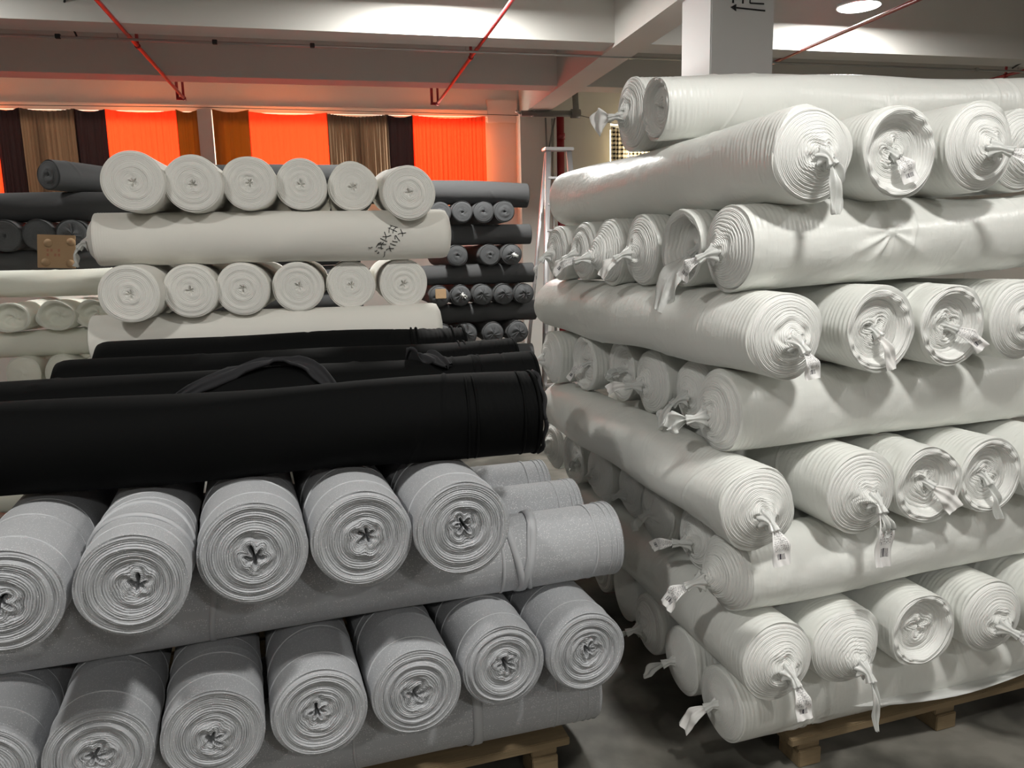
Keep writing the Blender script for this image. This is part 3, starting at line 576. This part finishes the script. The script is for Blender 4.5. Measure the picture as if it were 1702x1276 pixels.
# ---- pallets
def pallet(P0, rz, W, Dp, label, h=.12, n=6):
    r_ = empty('wooden_pallet', Matrix.Translation(P0) @ Matrix.Rotation(math.radians(rz), 4, 'Z')); tag(r_, label, 'pallet', 'wooden pallets')
    w_ = Dp/n
    for i in range(n): put('plank', boxes([(0, W, i*w_+.012, (i+1)*w_-.012, h-.028, h)], .003), M['wood'], r_)
    for x in (.04, W/2-.04, W-.13): put('bearer', boxes([(x, x+.09, .03, Dp-.03, h-.06, h-.028)], .003), M['wood'], r_)
    for x in (.04, W/2-.04, W-.13):
        for y in (.02, Dp/2-.05, Dp-.13): put('foot_block', boxes([(x, x+.09, y, y+.11, 0, h-.06)], .003), M['wood'], r_)
pallet((1.42, 2.06, 0), 4.5, 1.35, 1.3, 'wooden pallet under the right-hand white stack')
pallet((-.90, 2.12, 0), 4, 1.60, 1.3, 'wooden pallet under the silver glitter rolls', h=.15)

# ---- silver stack ----------------------------------------------------------------------------
G_S = 'silver glitter rolls of the front left stack'
SE = 'silver glitter roll end, '
stp = lambda s: [(.10+.02*math.sin(s), .012, .0045, .002, s), (.27+.03*math.cos(s), .03, .005, .0022, s*2), (.36+.03*math.cos(s), -.02, .004, .002, s)]
top = [(.318, 1.957, .132, 'rightmost of the upper row, star-shaped folds in its centre'), (.05, 1.957, .132, 'second from right, upper row, dark slit in its centre'), (-.222, 1.937, .134, 'third from right in the upper row, below the black roll'),
       (-.478, 1.815, .122, 'fourth from right, upper row, with a twisted tie on top'), (-.735, 1.80, .120, 'upper row, cut off by the left frame edge')]
for i, (x, y, R_, lb) in enumerate(top):
    st = stp(i*1.7)
    if i == 3: st += [(.20, .05, .022, .006, 1.0), (.22, -.04, .018, .006, 1.4)]
    roll_((x, y, 1.02), -6, SE+lb, 'silver', 'silver', L=1.6, R=R_, seed=20+i, straps=st, group=G_S, bseed=20)
bot = [(.712, 2.09, 'rightmost of the lower row, overhanging the concrete floor'), (.446, 2.08, 'second from right in the lower row'), (.178, 2.01, 'third from right in the lower row, dark hole in its centre'),
       (-.09, 1.98, 'fourth from right in the lower row'), (-.36, 1.95, 'fifth from right in the lower row, oval coil in its centre'), (-.63, 1.94, 'second from left, lower row, cut by the bottom frame edge'), (-.90, 1.93, 'lower row, in the bottom left corner of the frame')]
for i, (x, y, lb) in enumerate(bot): roll_((x, y, .53), -6, SE+lb, 'silver', 'silver', L=1.6, R=.128, seed=30+i, straps=stp(i*2.3+1), group=G_S, bseed=20)
SX = 'silver glitter crosswise roll, '
xs = [(.905, 2.40, -95, 'under the upper row of ends, with a knotted cloth band'), (.875, 2.70, -93, 'second behind, its bare end showing right of the upper row'), (.84, 3.0, -92, 'furthest back, tucked under the black rolls')]
for i, (x, y, a, lb) in enumerate(xs):
    roll_((x, y, .775), a, SX+lb, 'silver', 'silver', L=1.9, R=.122, seed=40+i, group=G_S, tags=[('blank', .3, .8, .3, .10, .05)] if i == 0 else [('film', 0, .3, .6, .05, .04)],
          straps=[(.02, 0, .004, .003), (.035, 0, .004, .003), (.055, 0, .004, .003), (.11, .006, .008, .003, 2)]+([(.33, .03, .03, .007, 1), (.37, -.03, .022, .007, 2), (.30, .05, .014, .006, 0), (.42, .012, .01, .004, 0), (1.28, .02, .016, .004, 1)] if i == 0 else []))
roll_((.81, 2.36, .28), -94, SX+'at the bottom of the stack, on the pallet', 'silver', 'silver', L=1.9, R=.125, seed=45, group=G_S, straps=[(.02, 0, .004, .003), (.04, 0, .004, .003), (.06, 0, .004, .003), (.09, 0, .006, .003), (.42, .02, .03, .006), (.46, -.02, .02, .006), (.16, .01, .008, .003), (.8, .03, .008, .003)])
roll_((.80, 2.64, .28), -94, SX+'second in the bottom layer behind the pallet edge', 'silver', 'silver', L=1.9, R=.125, seed=46, group=G_S, res=.6)

# ---- black rolls -----------------------------------------------------------------------------
G_B = 'black rolls on the silver rolls'
bl = [(.588, 2.235, 0, .124, 1.72, 'large smooth black fabric roll, nearest one, resting on the glitter rolls'), (.66, 2.495, .018, .13, 1.75, 'black fabric roll directly behind the large front one, frayed scrap on it'),
      (.66, 2.765, .033, .135, 1.55, 'black fabric roll third from the front with folded dull sheen'), (.52, 3.05, .053, .145, 1.36, 'rearmost black fabric roll just below the cream cotton roll')]
for i, (x, y, dz, R_, L_, lb) in enumerate(bl):
    ro = roll_((x, y, 1.272+dz), -90, lb, 'black', 'plain', L=L_, R=R_, seed=50+i, group=G_B, straps=[(.008, 0, .01, .004), (.05, .004, .006, .003), (.19, .004, .006, .003), (.21, .01, .006, .003)])
    if i == 0: put('frayed_edge', tube([(R_*.98*math.cos(a), R_*.98*math.sin(a), -.006+.004*math.sin(9*a)) for a in np.linspace(0, 2*PI, 120)], .006, 8, pleat=.5, k=3), M['fringe'], ro)
    if i == 1:
        def onr(t, z, e=.004): return ((R_+e)*math.cos(t), (R_+e)*math.sin(t), z)
        for pp, sd_ in (([(.45, 1.12), (.8, 1.04), (1.3, .92), (1.55, .83), (1.25, .74), (.8, .69), (.5, .66)], 3), ([(1.75, .42), (1.35, .35), (.9, .30)], 8)):
            pts = [onr(t, z, .012) for t, z in pp]; sides = []
            for k in range(len(pp)):
                a, b = np.array(pts[max(k-1, 0)]), np.array(pts[min(k+1, len(pp)-1)]); nr_ = np.array([math.cos(pp[k][0]), math.sin(pp[k][0]), 0]); sides.append(np.cross(nr_, b-a)/np.linalg.norm(np.cross(nr_, b-a)))
            put('frayed_scrap', ribbon(pts, [.02, .05, .06, .055, .05, .03], np.array(sides), thick=.010, crumple=.009, seed=sd_, nv=21), M['fringe'], ro)

# ---- middle white cotton stack ---------------------------------------------------------------
G_M = 'cream cotton rolls of the middle stack'
CE = 'cream cotton roll end, '
row = [(-.775, 3.62, 2.09, .130), (-.545, 3.66, 2.085, .125), (-.315, 3.72, 2.09, .122), (-.09, 3.78, 2.09, .120), (.145, 3.84, 2.085, .119), (.39, 3.64, 2.035, .125)]
nm = ['leftmost in the top row', 'second from left in the top row', 'third from left in the top row, raised highest', 'fourth from left in the top row', 'fifth from left in the top row', 'rightmost in the top row, slumped lowest']
for i, (x, y, z, R_) in enumerate(row): roll_((x, y, z), 1 if i < 5 else 0, CE+nm[i], 'cream', 'flat', L=1.5 if i < 5 else .95, pit=0 if i < 5 else 5, R=R_-.003, seed=60+i, group=G_M, res=.75)
row = [(-.83, 3.60, .128), (-.60, 3.70, .122), (-.38, 3.73, .122), (-.135, 3.78, .121), (.11, 3.84, .119), (.365, 3.82, .121)]
nm = ['leftmost in the lower row', 'second from left in the lower row, folded knot in its centre', 'third from left in the lower row', 'fourth from left in the lower row, dark slit in its centre', 'fifth from left in the lower row, tight small centre', 'rightmost in the lower row']
for i, (x, y, R_) in enumerate(row): roll_((x, y, 1.62), 1, CE+nm[i], 'cream', 'flat', L=1.5, R=R_-.003, seed=70+i, group=G_M, res=.75)
CX_ = 'cream cotton crosswise roll, '
rx = roll_((-1.00, 3.86, 1.855), 91, CX_+'with black handwriting near its right end', 'cream', 'tied', L=1.60, R=.118, seed=80, group=G_M, tags=[('film', -.5, .8, .4, .12, .05)])
roll_((-1.06, 3.86, 1.40), 91, CX_+'lowest one showing, just above the black rolls', 'cream', 'plain', L=1.6, R=.118, seed=81, group=G_M)
roll_((-1.0, 4.15, 1.858), 90, CX_+'second behind the handwritten one, mostly hidden', 'cream', 'plain', L=1.55, R=.118, seed=82, group=G_M, res=.5)
# handwriting on the cylinder, (along, around) strokes
def on_cyl(a, z, R_=.1195): return (R_*math.cos(a), R_*math.sin(a), z)
# characters drawn in a small frame: s = along the writing line, t = across; the line runs up the roll, slanting
WRT = [[(0, .0, .010, .016)], [(.002, .030, .010, .040), (.0, .044, .008, .050)], [(.018, .022, .045, .030), (.020, .030, .028, .052), (.030, .024, .048, .050), (.022, .046, .05, .036)],
       [(.055, .020, .060, .050), (.062, .040, .085, .018), (.066, .022, .088, .05)], [(.092, .030, .120, .024), (.098, .046, .125, .042), (.105, .018, .112, .055), (.118, .02, .128, .05)],
       [(.0, .075, .022, .070), (.030, .066, .052, .086), (.036, .088, .05, .064)], [(.060, .066, .066, .09), (.072, .064, .080, .088), (.084, .066, .098, .064), (.098, .064, .088, .088)], [(.105, .068, .128, .088), (.128, .066, .108, .09)]]
mes = []
for ch in WRT:
    for s0, t0, s1, t1 in ch:
        pts = []
        for k in np.linspace(0, 1, 7):
            s_ = s0+(s1-s0)*k; t_ = t0+(t1-t0)*k+.003*math.sin(k*5+s0*90)
            # s runs up-right on the visible side, t runs right
            z_ = 1.20+s_*.75+t_*.9; up = -.060+s_*.95-t_*.62
            pts.append(on_cyl(math.pi*1.0+0*k, z_) if False else (R0 := None) or (-math.sqrt(max(.1195**2-up**2, 1e-6)), up, z_))
        mes.append(tube(pts, .0016, 6))
# the side of this roll that faces the camera is local +X or -X; test with the frame and mirror if needed
fm = frame_matrix((0, 0, 0), 91)
hw = put('handwriting', join(mes), M['ink'], rx)
if fm.to_3x3().col[0].y > 0: hw.scale = (1, 1, 1)
else: hw.scale = (-1, 1, 1)
hw['label'] = 'black pen characters and numbers written slanting up the cloth'

# ---- charcoal stack, back right ---------------------------------------------------------------
G_C = 'charcoal rolls of the far centre stack'
cz = [2.14, 1.745, 1.375, 1.01]
cx = [[1.05, 1.25, 1.45, 1.65], [1.19, 1.50, 1.71], [1.01, 1.21, 1.42, 1.62, 1.82], [1.02, 1.25, 1.51, 1.75]]
nmr = ['top row of ends', 'second row of ends', 'third row of ends', 'fourth row of ends']
ordn = ['leftmost', 'second from left', 'third from left', 'fourth from left', 'fifth from left']
for j, z in enumerate(cz):
    for i, x in enumerate(cx[j]):
        roll_((x, 7.15-.0*j, z), 0, 'charcoal roll in far centre stack, %s in the %s' % (ordn[i], nmr[j]), 'charcoal', 'char' if j < 2 and not (j == 1 and i == 2) else 'wrapped', L=1.5, R=.098 if j < 3 else .104, seed=(i*3+j) % 7, group=G_C, res=.45, tags=[('film', .3, .2, .5, .04, .025)] if (j, i) in ((1, 2), (2, 1)) else ())
    lb = ['above the top row of ends', 'between the first and second rows of ends', 'between the second and third rows of ends', 'between the third and fourth rows of ends'][j]
    roll_((1.93+(.02*j), 7.36, z+(.16 if j == 0 else .19)), -90, 'charcoal crosswise roll in far centre stack, '+lb, 'charcoal', 'char', L=1.6, R=.112 if j == 0 else .095, seed=90+j, group=G_C, res=.5, pit=2.0 if j == 0 else 0)
for j, z in enumerate((.77, .55, .33, .10)): roll_((1.95, 7.36, z), -90, 'charcoal fabric roll lying crosswise low in the far centre stack, '+['topmost of the lower ones', 'second of the lower ones', 'third of the lower ones', 'lowest, on the floor'][j], 'charcoal', 'char', L=1.6, R=.102, seed=95+j, group=G_C, res=.4)
# brown cardboard scrap stuck in one roll end
hr = [o for o in bpy.data.objects if o.get('label', '').endswith('leftmost in the third row of ends')][0]
put('cardboard_core', boxes([(-.055, .045, -.02, .07, -.03, -.018)], .004), M['card'], hr)

# ---- left background stacks ------------------------------------------------------------------
G_L = 'charcoal rolls of the far left stack'
roll_((-1.80, 5.95, 2.352), 32, 'single dark grey roll on top of the far left stack, coiled end showing', 'charcoal', 'char', L=1.3, R=.10, seed=5, group=G_L, res=.6)
roll_((-1.30, 6.15, 2.15), -90, 'dark grey crosswise roll with slanting creases in the far left stack', 'charcoal', 'char', L=1.7, R=.102, seed=6, group=G_L, res=.7)
for i, x in enumerate((-2.11, -1.90, -1.69)): roll_((x, 5.95, 1.955), 0, 'dark grey roll end in the far left stack, '+['leftmost fully seen one', 'middle one behind the cardboard', 'rightmost behind the tied cream roll'][i], 'charcoal', ['char', 'char', 'wrapped'][i], L=1.4, R=.105, seed=10+i, group=G_L, res=.5)
roll_((-2.325, 5.95, 1.955), 0, 'dark grey roll end added at the left frame edge, hiding lit wall behind', 'charcoal', 'char', L=1.4, R=.105, seed=13, group=G_L, res=.5)  # extra roll end, added to keep the gap at the left edge dark
roll_((-1.35, 6.1, 1.77), -90, 'dark grey crosswise roll in deep shade behind the cardboard', 'charcoal', 'char', L=1.7, R=.085, seed=7, group=G_L, res=.4)
G_I = 'ivory rolls of the far left stack'
roll_((-1.28, 5.75, 1.63), -90, 'ivory wrapped crosswise roll under the cardboard piece', 'ivory', 'plain', L=1.7, R=.088, seed=3, group=G_I, res=.7)
for i, x in enumerate((-2.02, -1.75, -1.52)): roll_((x, 5.6, 1.42), 8, 'flattened ivory roll with open folded end, '+['leftmost at the frame edge', 'middle of the three', 'rightmost beside the middle stack'][i], 'ivory', 'hollow', L=1.3, R=.125, squash=.78, seed=14+i, group=G_I, res=.6)
roll_((-1.3, 5.75, 1.235), -90, 'ivory crosswise roll under the flattened folded rolls', 'ivory', 'plain', L=1.6, R=.09, seed=4, group=G_I, res=.5)
for i, x in enumerate((-1.98, -1.75, -1.52)): roll_((x, 5.6, 1.05), 0, 'plump ivory roll end low at the left above the black roll, '+['leftmost', 'middle', 'rightmost'][i], 'ivory', 'smooth', L=1.3, R=.108, seed=17+i, group=G_I, res=.5)
roll_((-1.3, 5.75, .84), -90, 'ivory crosswise roll at the lowest visible level of the left stack', 'ivory', 'plain', L=1.6, R=.1, seed=9, group=G_I, res=.4)
# extra dark roll behind the top of the middle stack
roll_((.3, 6.9, 2.425), -90, 'dark grey crosswise roll glimpsed behind the top row of cream rolls', 'charcoal', 'char', L=1.5, R=.105, seed=8, group=G_L, res=.4)
# cardboard
cb = empty('cardboard_sheet', Matrix.Translation((-1.71, 5.62, 1.73)) @ Matrix.Rotation(math.radians(-8), 4, 'X') @ Matrix.Rotation(math.radians(3), 4, 'Y')); tag(cb, 'brown cardboard piece leaning on the ivory roll in front of dark grey rolls', 'cardboard')
put('sheet', boxes([(-.11, .115, -.004, .004, 0, .215)], .002), M['card'], cb)
for (x, z) in ((-.045, .16), (-.06, .035), (.09, .17), (.085, .03)):
    put('embossed_disc', tube([(x, -.010, z), (x, -.003, z)], .026, 20), M['card'], cb)
put('red_print', boxes([(-.055+i*.022, -.042+i*.022, -.0055, -.0035, zz, zz+.018) for i in range(4) for zz in (.075, .105) if (i+int(zz*100)) % 4]), M['rink'], cb)

for i in range(5): roll_((-.98, 3.92, 1.165-.2625*i), 90, 'cream cotton crosswise roll low in the middle stack, behind the black rolls', 'cream', 'plain', L=1.55, R=.115, seed=81, group='lower cream rolls behind the black rolls', res=.5, name='cotton_roll')
for i in range(3): roll_((-1.3, 5.75, .62-.215*i), -90, 'ivory crosswise roll low in the left stack, behind the black rolls', 'ivory', 'plain', L=1.6, R=.105, seed=9, group='lower ivory rolls of the left stack', res=.4)
for i in range(11): roll_((.3, 6.9, 2.215-.21*i), -90, 'dark grey crosswise roll in the shaded stack behind the cream rolls', 'charcoal', 'char', L=1.6, R=.105, seed=8, group='dark rolls behind the cream rolls', res=.4)
